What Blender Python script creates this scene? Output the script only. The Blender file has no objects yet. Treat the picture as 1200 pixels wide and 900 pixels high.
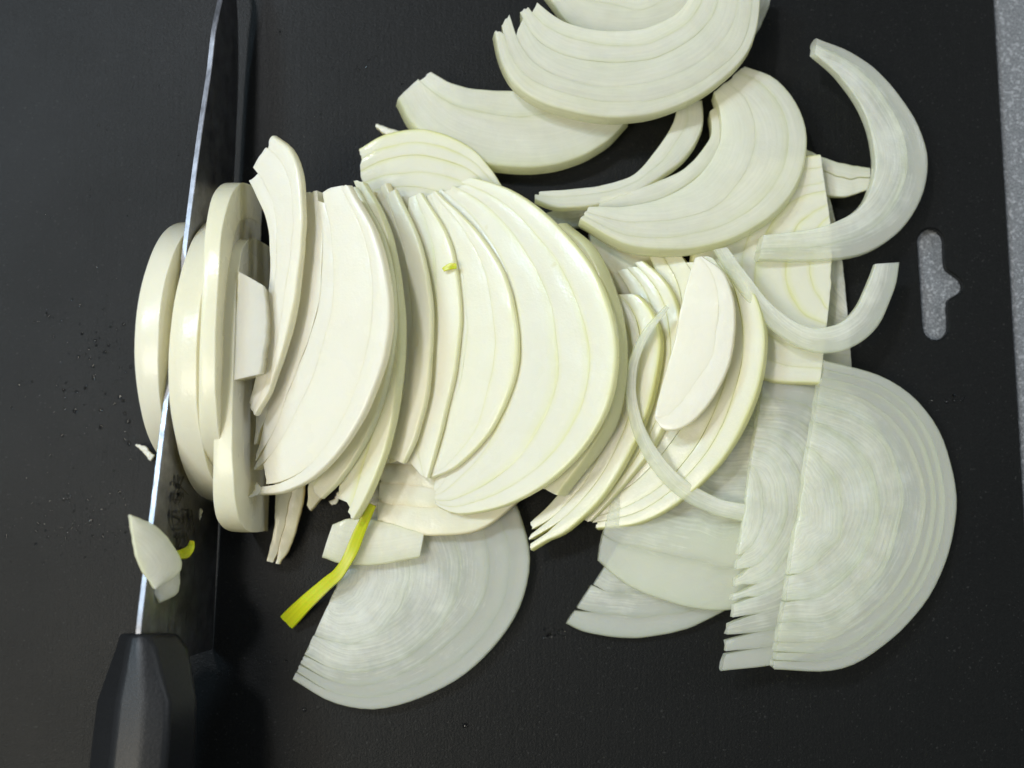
import bpy, math, random
from mathutils import Vector, Matrix, noise

S = bpy.context.scene
C = S.collection
R = math.radians
MM = 0.001

# ------------------------------------------------------------------ camera
CAM_H = 0.36
TILT = R(4)
PXM = 0.00023                      # metres per photo pixel on the board
cam_d = bpy.data.cameras.new('camera')
cam = bpy.data.objects.new('camera', cam_d); C.objects.link(cam)
cam.location = (0, -CAM_H * math.tan(TILT), CAM_H)
cam.rotation_euler = (TILT, 0, 0)
DIST = CAM_H / math.cos(TILT)
cam_d.sensor_width = 36
cam_d.lens = 36 * DIST / (1200 * PXM)
cam_d.clip_start = 0.01; cam_d.clip_end = 20
cam_d.dof.use_dof = True
cam_d.dof.focus_distance = DIST - 0.022
cam_d.dof.aperture_fstop = 7.1
S.camera = cam

# ------------------------------------------------------------------ light
w = bpy.data.worlds.new('World'); S.world = w; w.use_nodes = True
w.node_tree.nodes['Background'].inputs[0].default_value = (0.84, 0.93, 1.0, 1)
w.node_tree.nodes['Background'].inputs[1].default_value = 0.25


def lamp(name, loc, target, size, power, col):
    d = bpy.data.lights.new(name, 'AREA'); d.shape = 'DISK'; d.size = size
    d.energy = power; d.color = col
    o = bpy.data.objects.new(name, d); C.objects.link(o)
    o.location = loc
    o.rotation_euler = (Vector(target) - Vector(loc)).to_track_quat('-Z', 'Y').to_euler()
    return o


lamp('fill_lamp', (-0.46, 0.50, 1.10), (0, 0, 0), 0.10, 7.0, (0.95, 0.965, 1.0))
lamp('fill_lamp', (-0.82, 0.40, 1.05), (0, 0, 0), 0.22, 6.2, (0.54, 0.79, 1.0))
lamp('kitchen_window', (-0.62, -0.32, 1.15), (0, 0, 0), 0.5, 9.6, (1.0, 0.92, 0.76))
lamp('fill_lamp', (1.65, 0.70, 1.25), (0, 0, 0), 0.4, 8.5, (0.92, 0.97, 1.0))  # added fill light to brighten right-facing onion rims, not a known lamp
S.view_settings.view_transform = 'Standard'
S.view_settings.look = 'None'
S.view_settings.exposure = 0.0
S.view_settings.gamma = 1.0
S.cycles.max_bounces = 14
S.cycles.diffuse_bounces = 11
S.cycles.glossy_bounces = 3
S.cycles.transmission_bounces = 5
S.cycles.transparent_max_bounces = 10
S.cycles.use_adaptive_sampling = True
S.cycles.adaptive_threshold = 0.02


# ------------------------------------------------------------------ helpers
def P(px, py, zmm=0.0):
    """photo pixel + height above the board in mm -> point in the place"""
    d = Vector(((px - 600) * PXM, (450 - py) * PXM, -DIST))
    d.rotate(cam.rotation_euler)
    k = (zmm * MM - cam.location.z) / d.z
    return cam.location + d * k


def nd(nt, t, **kw):
    n = nt.nodes.new(t)
    for k, v in kw.items():
        setattr(n, k, v)
    return n


def new_mat(name):
    m = bpy.data.materials.new(name); m.use_nodes = True
    nt = m.node_tree
    return m, nt, nt.nodes['Principled BSDF']


def ramp(nt, stops, interp='LINEAR'):
    r = nd(nt, 'ShaderNodeValToRGB'); r.color_ramp.interpolation = interp
    e = r.color_ramp.elements
    while len(e) > 1:
        e.remove(e[-1])
    e[0].position = stops[0][0]; e[0].color = (*stops[0][1], 1)
    for p, c in stops[1:]:
        x = e.new(p); x.color = (*c, 1)
    return r


def mix(nt, fac, a, b, kind='MIX'):
    n = nd(nt, 'ShaderNodeMix', data_type='RGBA', blend_type=kind)
    for sock, v in ((n.inputs[0], fac), (n.inputs[6], a), (n.inputs[7], b)):
        if isinstance(v, (int, float)):
            sock.default_value = v
        elif isinstance(v, tuple):
            sock.default_value = (*v, 1)
        else:
            nt.links.new(v, sock)
    return n.outputs[2]


def math_n(nt, op, a, b=0.0, clamp=False):
    n = nd(nt, 'ShaderNodeMath', operation=op, use_clamp=clamp)
    for i, v in enumerate((a, b)):
        if isinstance(v, (int, float)):
            n.inputs[i].default_value = v
        else:
            nt.links.new(v, n.inputs[i])
    return n.outputs[0]


def noise_n(nt, vec, scale, detail=3, rough=0.55):
    n = nd(nt, 'ShaderNodeTexNoise')
    n.inputs['Scale'].default_value = scale; n.inputs['Detail'].default_value = detail
    n.inputs['Roughness'].default_value = rough
    if vec is not None:
        nt.links.new(vec, n.inputs['Vector'])
    return n


def scaled(nt, vec, s):
    n = nd(nt, 'ShaderNodeVectorMath', operation='MULTIPLY')
    nt.links.new(vec, n.inputs[0]); n.inputs[1].default_value = s
    return n.outputs[0]


# ------------------------------------------------------------------ materials
def onion_material(name, flesh, edge, edge_amt, clear, sss, thru=0.32):
    m, nt, b = new_mat(name)
    L = nt.links
    at = nd(nt, 'ShaderNodeAttribute', attribute_name='lay')      # metres along, metres across, 0..1 across
    sep = nd(nt, 'ShaderNodeSeparateXYZ'); L.new(at.outputs['Vector'], sep.inputs[0])
    at2 = nd(nt, 'ShaderNodeAttribute', attribute_name='tint')    # x: outermost-ness, y: random, z: 1 on the curved skin sides
    sep2 = nd(nt, 'ShaderNodeSeparateXYZ'); L.new(at2.outputs['Vector'], sep2.inputs[0])
    geo = nd(nt, 'ShaderNodeNewGeometry')
    # fibres running along the layer
    fib = noise_n(nt, scaled(nt, at.outputs['Vector'], (60, 1500, 0)), 1.0, 4, 0.6)
    soft = noise_n(nt, geo.outputs['Position'], 70, 3)
    cell = noise_n(nt, geo.outputs['Position'], 1400, 2, 0.6)
    col = mix(nt, math_n(nt, 'MULTIPLY', fib.outputs[0], 0.22), flesh, tuple(c * k for c, k in zip(edge, (1.0, 1.03, 1.1))))
    col = mix(nt, math_n(nt, 'MULTIPLY', soft.outputs[0], 0.35), col, (0.90, 0.89, 0.80))
    band = math_n(nt, 'MULTIPLY', math_n(nt, 'ABSOLUTE', math_n(nt, 'SUBTRACT', sep.outputs[2], sep2.outputs[1])), 1.1, True)
    col = mix(nt, math_n(nt, 'MULTIPLY', band, 0.55), col, tuple(c * k for c, k in zip(flesh, (0.97, 0.985, 0.94))))
    col = mix(nt, math_n(nt, 'MULTIPLY', math_n(nt, 'SUBTRACT', 1.0, band), 0.35), col, (0.93, 0.91, 0.84))
    # membrane at each layer's margin: yellow green, irregular
    wv = sep.outputs[2]
    d = math_n(nt, 'MINIMUM', wv, math_n(nt, 'MULTIPLY', math_n(nt, 'SUBTRACT', 1.0, wv), 1.6))
    d = math_n(nt, 'ADD', d, math_n(nt, 'MULTIPLY', math_n(nt, 'SUBTRACT', soft.outputs[0], 0.5), 0.25))
    r = ramp(nt, [(0.0, (1, 1, 1)), (0.10, (0.35, 0.35, 0.35)), (0.30, (0, 0, 0))], 'EASE')
    L.new(d, r.inputs[0])
    amt = math_n(nt, 'MULTIPLY', r.outputs[0], math_n(nt, 'ADD', math_n(nt, 'MULTIPLY', sep2.outputs[1], edge_amt), edge_amt * 0.25))
    col = mix(nt, amt, col, edge)
    sk = math_n(nt, 'MULTIPLY', math_n(nt, 'MULTIPLY', sep2.outputs[2], math_n(nt, 'ADD', sep2.outputs[0], 0.15)), min(1.0, edge_amt * 0.45), True)
    col = mix(nt, sk, col, edge)
    # one faint brownish fleck here and there
    fl = noise_n(nt, geo.outputs['Position'], 190, 2)
    rf = ramp(nt, [(0.0, (0, 0, 0)), (0.74, (0, 0, 0)), (0.80, (1, 1, 1))]); L.new(fl.outputs[0], rf.inputs[0])
    col = mix(nt, math_n(nt, 'MULTIPLY', rf.outputs[0], 0.22), col, (0.62, 0.56, 0.20))
    L.new(col, b.inputs['Base Color'])
    b.inputs['Subsurface Weight'].default_value = 1.0
    b.inputs['Subsurface Radius'].default_value = (1.0, 0.94, 0.78)
    b.inputs['Subsurface Scale'].default_value = sss
    b.inputs['IOR'].default_value = 1.36
    b.inputs['Coat Weight'].default_value = 0.7
    b.inputs['Coat Roughness'].default_value = 0.12
    b.inputs['Coat IOR'].default_value = 1.33
    rr = ramp(nt, [(0.3, (0.20,) * 3), (0.7, (0.38,) * 3)]); L.new(soft.outputs[0], rr.inputs[0])
    L.new(rr.outputs[0], b.inputs['Roughness'])
    h = math_n(nt, 'ADD', math_n(nt, 'MULTIPLY', cell.outputs[0], 0.55), math_n(nt, 'MULTIPLY', fib.outputs[0], 0.25))
    bp = nd(nt, 'ShaderNodeBump'); bp.inputs['Strength'].default_value = 0.38 if clear < .3 else 0.6; bp.inputs['Distance'].default_value = 0.00022
    L.new(h, bp.inputs['Height']); L.new(bp.outputs[0], b.inputs['Normal']); L.new(bp.outputs[0], b.inputs['Coat Normal'])
    tl = nd(nt, 'ShaderNodeBsdfTranslucent'); L.new(mix(nt, 1.0, col, (1.0, 0.95, 0.72), 'MULTIPLY'), tl.inputs[0]); L.new(bp.outputs[0], tl.inputs['Normal'])
    mt = nd(nt, 'ShaderNodeMixShader'); mt.inputs[0].default_value = thru
    L.new(b.outputs[0], mt.inputs[1]); L.new(tl.outputs[0], mt.inputs[2]); L.new(mt.outputs[0], nt.nodes['Material Output'].inputs[0])
    if clear > 0:
        tr = nd(nt, 'ShaderNodeBsdfTransparent'); tr.inputs[0].default_value = (0.96, 0.97, 0.93, 1)
        ms = nd(nt, 'ShaderNodeMixShader')
        ap = nd(nt, 'ShaderNodeAttribute', attribute_name='pos'); sp3 = nd(nt, 'ShaderNodeSeparateXYZ'); L.new(ap.outputs['Vector'], sp3.inputs[0])
        mid = noise_n(nt, geo.outputs['Position'], 130, 3)
        od = math_n(nt, 'POWER', math_n(nt, 'SUBTRACT', 1.0, sp3.outputs[0], True), 1.8)
        cl = math_n(nt, 'ADD', math_n(nt, 'MULTIPLY', od, clear * 0.75), clear * 0.40)
        cl = math_n(nt, 'ADD', cl, math_n(nt, 'MULTIPLY', math_n(nt, 'SUBTRACT', mid.outputs[0], 0.5), clear * 0.9))
        cl = math_n(nt, 'ADD', cl, math_n(nt, 'MULTIPLY', math_n(nt, 'SUBTRACT', fib.outputs[0], 0.5), clear * 0.8))
        cl = math_n(nt, 'MINIMUM', math_n(nt, 'MAXIMUM', cl, 0.02), 0.54)
        L.new(cl, ms.inputs[0]); L.new(mt.outputs[0], ms.inputs[1]); L.new(tr.outputs[0], ms.inputs[2])
        L.new(ms.outputs[0], nt.nodes['Material Output'].inputs[0])
    return m


ON_W = onion_material('onion_white_flesh', (0.94, 0.93, 0.875), (0.88, 0.85, 0.60), 0.28, 0.0, 0.0006, 0.37)
ON_P = onion_material('onion_pale_green_flesh', (0.94, 0.945, 0.86), (0.88, 0.90, 0.50), 0.45, 0.0, 0.0006, 0.37)
ON_G = onion_material('onion_green_flesh', (0.935, 0.94, 0.82), (0.84, 0.85, 0.34), 0.50, 0.0, 0.0006, 0.37)
ON_C = onion_material('onion_warm_shade_flesh', (0.97, 0.94, 0.77), (0.90, 0.78, 0.46), 0.35, 0.0, 0.0006, 0.37)  # warm interreflected shade between slices, put into the flesh colour
ON_T = onion_material('onion_wet_thin_flesh', (0.89, 0.925, 0.90), (0.72, 0.77, 0.50), 0.25, 0.66, 0.0010, 0.34)
ON_M = onion_material('onion_moist_falloff_flesh', (0.90, 0.91, 0.83), (0.80, 0.83, 0.50), 0.35, 0.22, 0.0009, 0.38)  # greener moist flesh; its duller tone also paints in light falling off


def shoot_material():
    m, nt, b = new_mat('onion_shoot_yellow')
    at = nd(nt, 'ShaderNodeAttribute', attribute_name='lay')
    n = noise_n(nt, scaled(nt, at.outputs['Vector'], (40, 1500, 0)), 1.0)
    r = ramp(nt, [(0.3, (0.40, 0.44, 0.004)), (0.7, (0.52, 0.54, 0.010))]); nt.links.new(n.outputs[0], r.inputs[0])
    nt.links.new(r.outputs[0], b.inputs['Base Color'])
    b.inputs['Subsurface Weight'].default_value = 0.5; b.inputs['Subsurface Scale'].default_value = 0.001
    b.inputs['Roughness'].default_value = 0.35
    return m


SHOOT = shoot_material()


def board_material():
    m, nt, b = new_mat('black_plastic_board')
    L = nt.links
    tc = nd(nt, 'ShaderNodeTexCoord'); v = tc.outputs['Object']
    fine = noise_n(nt, v, 1900, 2, 0.75)
    str_ = noise_n(nt, scaled(nt, v, (900, 55, 1)), 1.0, 4, 0.65)       # faint rubbed streaks along the board
    big = noise_n(nt, v, 14, 3)
    c = ramp(nt, [(0.3, (0.0015, 0.0018, 0.0018)), (0.7, (0.0052, 0.0057, 0.0054))]); L.new(fine.outputs[0], c.inputs[0])
    c2 = mix(nt, math_n(nt, 'MULTIPLY', str_.outputs[0], 0.35), c.outputs[0], (0.007, 0.0078, 0.0077))
    sp = noise_n(nt, v, 1500, 1, 0.5)
    spr = ramp(nt, [(0.0, (0, 0, 0)), (0.70, (0, 0, 0)), (0.76, (1, 1, 1))]); L.new(sp.outputs[0], spr.inputs[0])
    c2 = mix(nt, math_n(nt, 'MULTIPLY', spr.outputs[0], 0.10), c2, (0.20, 0.20, 0.19))
    L.new(c2, b.inputs['Base Color'])
    rr = ramp(nt, [(0.3, (0.42,) * 3), (0.7, (0.52,) * 3)]); L.new(big.outputs[0], rr.inputs[0])
    L.new(rr.outputs[0], b.inputs['Roughness'])
    b.inputs['IOR'].default_value = 1.5
    b.inputs['Specular IOR Level'].default_value = 0.17
    h = math_n(nt, 'ADD', fine.outputs[0], math_n(nt, 'MULTIPLY', str_.outputs[0], 0.5))
    bp = nd(nt, 'ShaderNodeBump'); bp.inputs['Strength'].default_value = 0.7; bp.inputs['Distance'].default_value = 0.00016
    L.new(h, bp.inputs['Height']); L.new(bp.outputs[0], b.inputs['Normal'])
    return m


def table_material():
    m, nt, b = new_mat('grey_speckled_worktop')
    L = nt.links
    tc = nd(nt, 'ShaderNodeTexCoord'); v = tc.outputs['Object']
    a = noise_n(nt, v, 1900, 3, 0.7)
    vo = nd(nt, 'ShaderNodeTexVoronoi'); vo.inputs['Scale'].default_value = 1500; L.new(v, vo.inputs['Vector'])
    c = ramp(nt, [(0.28, (0.085, 0.09, 0.095)), (0.5, (0.155, 0.163, 0.172)), (0.72, (0.32, 0.33, 0.345))]); L.new(a.outputs[0], c.inputs[0])
    fr = ramp(nt, [(0.80, (0, 0, 0)), (0.9, (1, 1, 1))])
    sx = nd(nt, 'ShaderNodeSeparateColor'); L.new(vo.outputs['Color'], sx.inputs[0]); L.new(sx.outputs[0], fr.inputs[0])
    L.new(mix(nt, math_n(nt, 'MULTIPLY', fr.outputs[0], 0.22), c.outputs[0], (0.72, 0.74, 0.76)), b.inputs['Base Color'])
    b.inputs['Roughness'].default_value = 0.38
    b.inputs['Metallic'].default_value = 0.25
    bp = nd(nt, 'ShaderNodeBump'); bp.inputs['Strength'].default_value = 0.6; bp.inputs['Distance'].default_value = 0.0003
    L.new(a.outputs[0], bp.inputs['Height']); L.new(bp.outputs[0], b.inputs['Normal'])
    return m


def steel_material():
    m, nt, b = new_mat('brushed_blade_steel')
    L = nt.links
    tc = nd(nt, 'ShaderNodeTexCoord'); v = tc.outputs['Object']
    n = noise_n(nt, scaled(nt, v, (3000, 60, 3000)), 1.0, 3, 0.6)
    cr = ramp(nt, [(0.25, (0.15, 0.15, 0.16)), (0.75, (0.33, 0.33, 0.355))]); L.new(noise_n(nt, v, 220, 4, 0.65).outputs[0], cr.inputs[0]); L.new(cr.outputs[0], b.inputs['Base Color'])
    b.inputs['Metallic'].default_value = 1.0
    r = ramp(nt, [(0.3, (0.27,) * 3), (0.7, (0.46,) * 3)]); L.new(n.outputs[0], r.inputs[0]); L.new(r.outputs[0], b.inputs['Roughness'])
    return m


def handle_material():
    m, nt, b = new_mat('black_resin_handle')
    L = nt.links
    tc = nd(nt, 'ShaderNodeTexCoord'); v = tc.outputs['Object']
    n = noise_n(nt, v, 1800, 2, 0.6)
    r = ramp(nt, [(0.3, (0.005, 0.0055, 0.006)), (0.7, (0.011, 0.0115, 0.013))]); L.new(n.outputs[0], r.inputs[0]); L.new(r.outputs[0], b.inputs['Base Color'])
    b.inputs['Roughness'].default_value = 0.42
    b.inputs['Specular IOR Level'].default_value = 0.3
    bp = nd(nt, 'ShaderNodeBump'); bp.inputs['Strength'].default_value = 0.35; bp.inputs['Distance'].default_value = 0.0002
    L.new(n.outputs[0], bp.inputs['Height']); L.new(bp.outputs[0], b.inputs['Normal'])
    return m


def plain(name, col, rough, metal=0.0, trans=0.0, ior=1.45):
    m, nt, b = new_mat(name)
    n = noise_n(nt, None, 900, 2)
    r = ramp(nt, [(0.3, tuple(c * 0.85 for c in col)), (0.7, col)]); nt.links.new(n.outputs[0], r.inputs[0])
    nt.links.new(r.outputs[0], b.inputs['Base Color'])
    b.inputs['Roughness'].default_value = rough; b.inputs['Metallic'].default_value = metal
    b.inputs['Transmission Weight'].default_value = trans; b.inputs['IOR'].default_value = ior
    return m


BOARD = board_material(); TABLE = table_material(); STEEL = steel_material(); HANDLE = handle_material()
INK = plain('dark_etched_marking', (0.018, 0.016, 0.010), 0.6)
WATER = plain('clear_water', (1.0, 1.0, 1.0), 0.02, 0, 1.0, 1.33)


# ------------------------------------------------------------------ mesh helpers
def link_mesh(name, verts, faces, mat, parent=None, origin=None, attrs=None, smooth=35):
    origin = Vector(origin) if origin is not None else Vector((0, 0, 0))
    me = bpy.data.meshes.new(name)
    me.from_pydata([tuple(Vector(v) - origin) for v in verts], [], faces)
    me.validate()
    if attrs:
        for an, vals in attrs.items():
            a = me.attributes.new(an, 'FLOAT_VECTOR', 'POINT')
            flat = [c for v in vals for c in v]
            a.data.foreach_set('vector', flat)
    if smooth:
        me.polygons.foreach_set('use_smooth', [True] * len(me.polygons))
        me.set_sharp_from_angle(angle=R(smooth))
    me.update()
    me.materials.append(mat)
    o = bpy.data.objects.new(name, me); C.objects.link(o)
    if parent is not None:
        o.parent = parent
    else:
        o.location = origin
    return o


def empty(name, loc):
    e = bpy.data.objects.new(name, None); C.objects.link(e)
    e.location = loc; e.empty_display_size = 0.01
    return e


def tag(o, label, cat, group=None, kind=None):
    if label: o['label'] = label
    if cat: o['category'] = cat
    if group: o['group'] = group
    if kind: o['kind'] = kind
    return o


def spline(pts, n):
    """Catmull-Rom through points, resampled evenly by length; tuples of any dimension"""
    pts = [Vector(p) for p in pts]
    if len(pts) == 2:
        dense = [pts[0].lerp(pts[1], i / 60) for i in range(61)]
    else:
        ext = [pts[0] * 2 - pts[1]] + pts + [pts[-1] * 2 - pts[-2]]
        dense = []
        for i in range(1, len(ext) - 2):
            p0, p1, p2, p3 = ext[i - 1:i + 3]
            for k in range(24):
                t = k / 24
                dense.append(0.5 * ((2 * p1) + (p2 - p0) * t + (2 * p0 - 5 * p1 + 4 * p2 - p3) * t * t + (3 * p1 - p0 - 3 * p2 + p3) * t ** 3))
        dense.append(pts[-1])
    acc = [0.0]
    for a, b in zip(dense, dense[1:]):
        acc.append(acc[-1] + (b - a).length)
    out = []
    j = 0
    for i in range(n):
        s = acc[-1] * i / (n - 1)
        while j < len(acc) - 2 and acc[j + 1] < s:
            j += 1
        seg = acc[j + 1] - acc[j]
        t = 0 if seg == 0 else (s - acc[j]) / seg
        out.append(dense[j].lerp(dense[j + 1], min(1, t)))
    return out


NT = 44
# cross-section of one layer: (kind, across, depth as share of thickness, dome, is-side); the corner radius is set per layer
def section(wid, th, r0, r1):
    """closed ring of (across 0..1, depth in metres, dome, side): r0 rounds the outer margin, r1 the inner one"""
    w0 = min(0.2, r0 / max(wid, 1e-5)); w1 = min(0.2, r1 / max(wid, 1e-5))
    return [(0.0, 0.5 * th, 0, 1), (0.0, min(.4 * th, r0 * 1.8), 0, 1), (0.0, r0, 0, 1), (w0 * 0.3, r0 * 0.3, 0, .7), (w0, 0.0, 0.0, .2), (w0 + 0.03, 0.0, 0.1, 0), (0.30, 0.0, 0.8, 0), (0.5, 0.0, 1.0, 0), (0.70, 0.0, 0.8, 0), (0.97 - w1, 0.0, 0.1, 0), (1 - w1, 0.0, 0.0, .2),
            (1 - w1 * 0.3, r1 * 0.3, 0, .7), (1.0, r1, 0, 1), (1.0, min(.4 * th, r1 * 1.8), 0, 1), (1.0, 0.5 * th, 0, 1), (1.0, th - min(.4 * th, r1 * 1.5), 0, 1), (1 - w1 * .7, th, 0, .3), (0.5, th, 0, 0), (w0 * .7, th, 0, .3), (0.0, th - min(.4 * th, r0 * 1.5), 0, 1)]


def build_layers(name, rng, oc, ic, nrm, thick, n, mat, jag, gap, lift, seed, dome, splits=None, fan=0.0, outer_green=1.0, splay=(0.0, 0.0), relief=0.00032, rnd_r=0.35, bulge=0.16):
    """oc / ic: lists of NT points on the visible face along the outer and inner margin; nrm: face normals (list)"""
    allp = oc + ic
    lo = min(allp, key=lambda v: v.z)
    cen = sum(allp, Vector()) / len(allp)
    root = empty(name, (cen.x, cen.y, max(0.0, lo.z - thick)))
    org = Vector(root.location)
    if splits is None:
        cuts = [0.0]
        ws = [rng.uniform(0.75, 1.3) * (1.0 if i else 0.85) for i in range(n)]
        for wd in ws:
            cuts.append(cuts[-1] + wd / sum(ws))
    else:
        cuts = splits; n = len(cuts) - 1
    kids = []
    rng_sh = rng.uniform(-0.05, 0.28)
    for i in range(n):
        s0, s1 = cuts[i], cuts[i + 1]
        ta = 0.0 + max(0.0, rng.gauss(0, 1)) * jag * 0.6
        tb = 1.0 - max(0.0, rng.gauss(0, 1)) * jag * 0.6
        dz = rng.uniform(-1, 1) * lift
        skewa = rng.uniform(-1, 1) * jag * 0.6; skewb = rng.uniform(-1, 1) * jag * 0.6
        rnd = rng.random()
        ph = rng.uniform(0, 50)
        th = thick * rng.uniform(0.93, 1.05)
        shear = rng_sh * th
        verts, lay, tint, pos = [], [], [], []
        L = sum((oc[k + 1].lerp(ic[k + 1], s0) - oc[k].lerp(ic[k], s0)).length for k in range(NT - 1))
        m = 20
        r0 = min(rnd_r * MM, th * .3) if i == 0 else 0.00005
        r1 = min(rnd_r * MM, th * .3) if i == n - 1 else 0.00005
        Wm = (oc[NT // 2] - ic[NT // 2]).length * (s1 - s0)
        SEC = section(Wm, th, r0, r1)
        def cutw(q, f):
            if q == 0 or q == n: return cuts[q]
            wl = min(cuts[q] - cuts[q - 1], cuts[q + 1] - cuts[q])
            return cuts[q] + wl * (0.34 * noise.noise(Vector((f * 2.3, q * 5.7, seed * 1.37))) + 0.10 * noise.noise(Vector((f * 9.0, q * 2.7, seed * 2.11))))
        for k in range(NT):
            f = k / (NT - 1)
            s0, s1 = cutw(i, f), cutw(i + 1, f)
            for (a, dep, dm, side) in SEC:
                t = ta + (tb - ta) * f
                # slanted, slightly torn ends
                t += skewa * (a - 0.5) * max(0, 1 - f * 6) + skewb * (a - 0.5) * max(0, 1 - (1 - f) * 6)
                if f < .03 or f > .97: t += (0.006 * noise.noise(Vector((a * 7, ph, i * 2.3))) + 0.004 * noise.noise(Vector((a * 19, dep * 900, ph)))) * (0 if jag == 0 else 1)
                t = min(1.0, max(0.0, t)) * (NT - 1)
                k0 = min(NT - 2, int(t)); u = t - k0
                po = oc[k0].lerp(oc[k0 + 1], u); pi = ic[k0].lerp(ic[k0 + 1], u)
                nn = nrm[k0].lerp(nrm[k0 + 1], u).normalized()
                wid = (po - pi).length * (s1 - s0)
                ea = max(0.0, 1 - f * 7); eb = max(0.0, 1 - (1 - f) * 7)
                g = min(gap + (splay[0] * ea * ea + splay[1] * eb * eb) * MM * 2.2 * rnd * rnd, wid * 0.5)
                wob = 0.0
                aa = s0 + (s1 - s0) * a
                across = (pi - po)
                if across.length > 1e-7: across = across.normalized()
                p = po.lerp(pi, aa) + across * (g * (0.5 - a) * (0 if (i == 0 and a < .5 and g < 0) or (i == n - 1 and a > .5 and g < 0) else 1) + wob)
                if i == 0 and a < 0.5:                       # the outer skin is curved, not a straight wall
                    p = p - across * (bulge * th * math.sin(math.pi * min(1.0, dep / th)))
                if (i == 0 and a < .5) or (i == n - 1 and a > .5):
                    p = p + across * (shear * (dep / th) * (1 if a < .5 else -0.6) * (0.6 + 0.8 * noise.noise(Vector((f * 3, seed, 4.4)))))
                if dep > .85 * th: dep_v = dep * (1 + 0.22 * noise.noise(Vector((f * 3.1, ph, 2.2))))
                else: dep_v = dep
                zz = dz + lift * 1.2 * noise.noise(Vector((f * 2.2, ph + 9, i * 1.7))) + dome * dm * min(1.0, wid / 0.005)
                if dep < 0.4 * th:
                    zz += relief * (0.7 * noise.noise(Vector((p.x * 95, p.y * 95, seed * 3.7))) + 0.3 * noise.noise(Vector((p.x * 260, p.y * 260, seed * 1.7))))
                zz += 0.00010 * noise.noise(Vector((f * 14, a * 3, ph)))
                zz += fan * (f * f) * (i - n / 2) * 0.001
                p = p + nn * (zz - dep_v)
                # stay on the board
                if p.z < 0.0002: p.z = 0.0002
                verts.append(p)
                lay.append((f * L + seed * 0.7 + i * 0.13, a * max(wid, 0.001) + dep + i * 0.037 + seed * 0.11, a))
                pos.append((aa, f, 0.0))
                tint.append((outer_green if i == 0 else 0.12 * rnd, rnd, side))
        faces = []
        for k in range(NT - 1):
            for j in range(m):
                j2 = (j + 1) % m
                faces.append((k * m + j, k * m + j2, (k + 1) * m + j2, (k + 1) * m + j))
        # end caps pulled slightly out at their middle: a soft torn end rather than a knife edge
        for k, sgn in ((0, -1), (NT - 1, 1)):
            c = sum((verts[k * m + j] for j in range(m)), Vector()) / m
            kk = 1 if k == 0 else NT - 2
            c2 = sum((verts[kk * m + j] for j in range(m)), Vector()) / m
            dirv = (c - c2)
            c = c + (dirv.normalized() * 0.00005 if dirv.length > 1e-7 else Vector())
            verts.append(c); lay.append(lay[k * m + 7]); tint.append((0.2, rnd, 0.0)); pos.append(pos[k * m + 7])
            ci = len(verts) - 1
            for j in range(m):
                j2 = (j + 1) % m
                faces.append((ci, k * m + j2, k * m + j) if k == 0 else (ci, k * m + j, k * m + j2))
        o = link_mesh('layer', verts, faces, mat, root, org, {'lay': lay, 'tint': tint, 'pos': pos}, 62)
        kids.append(o)
    return root, kids


COUNT = [0]


def slice_px(name, label, outer, inner, z, g=(0, 0), n=3, thick=4.0, mat=None, cat='onion slice', jag=0.02, gap=-0.14, lift=0.03,
             dome=0.11, bow=0.0, zc=None, group='sliced onion on the board', **kw):
    """outer/inner margins traced in photo pixels; z (mm) = height of the visible face at its middle, g = mm per pixel in x and y"""
    COUNT[0] += 1
    rng = random.Random(100 + COUNT[0])
    pts = outer + inner
    cx = sum(p[0] for p in pts) / len(pts); cy = sum(p[1] for p in pts) / len(pts)
    if zc: cx, cy = zc
    def h(p):
        return z + g[0] * (p[0] - cx) + g[1] * (p[1] - cy)
    o2 = spline(outer, NT); i2 = spline(inner, NT)
    for c_, ph_ in ((o2, 1.3), (i2, 7.7)):                    # nothing hand-cut is perfectly smooth
        for k_, p_ in enumerate(c_):
            f_ = k_ / (NT - 1)
            p_.x += 1.3 * noise.noise(Vector((f_ * 6, COUNT[0] * 3.3, ph_))) + 0.5 * noise.noise(Vector((f_ * 17, COUNT[0] * 1.3, ph_)))
            p_.y += 1.3 * noise.noise(Vector((f_ * 6, COUNT[0] * 2.1, ph_ + 20))) + 0.5 * noise.noise(Vector((f_ * 17, COUNT[0] * 1.9, ph_ + 20)))
    def lift3(c):
        out = []
        for k, p in enumerate(c):
            f = k / (NT - 1)
            out.append(P(p[0], p[1], max(0.6, h(p) + bow * (4 * (f - 0.5) ** 2))))
        return out
    oc = lift3(o2); ic = lift3(i2)
    a, b, c = P(cx, cy, z), P(cx + 50, cy, z + g[0] * 50), P(cx, cy - 50, z - g[1] * 50)
    nv = (b - a).cross(c - a).normalized()
    if nv.z < 0: nv = -nv
    root, kids = build_layers(name, rng, oc, ic, [nv] * NT, thick * MM, n, mat or ON_W, jag, gap * MM, lift * MM, COUNT[0], dome * MM, **kw)
    tag(root, label, cat, group)
    return root


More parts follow.
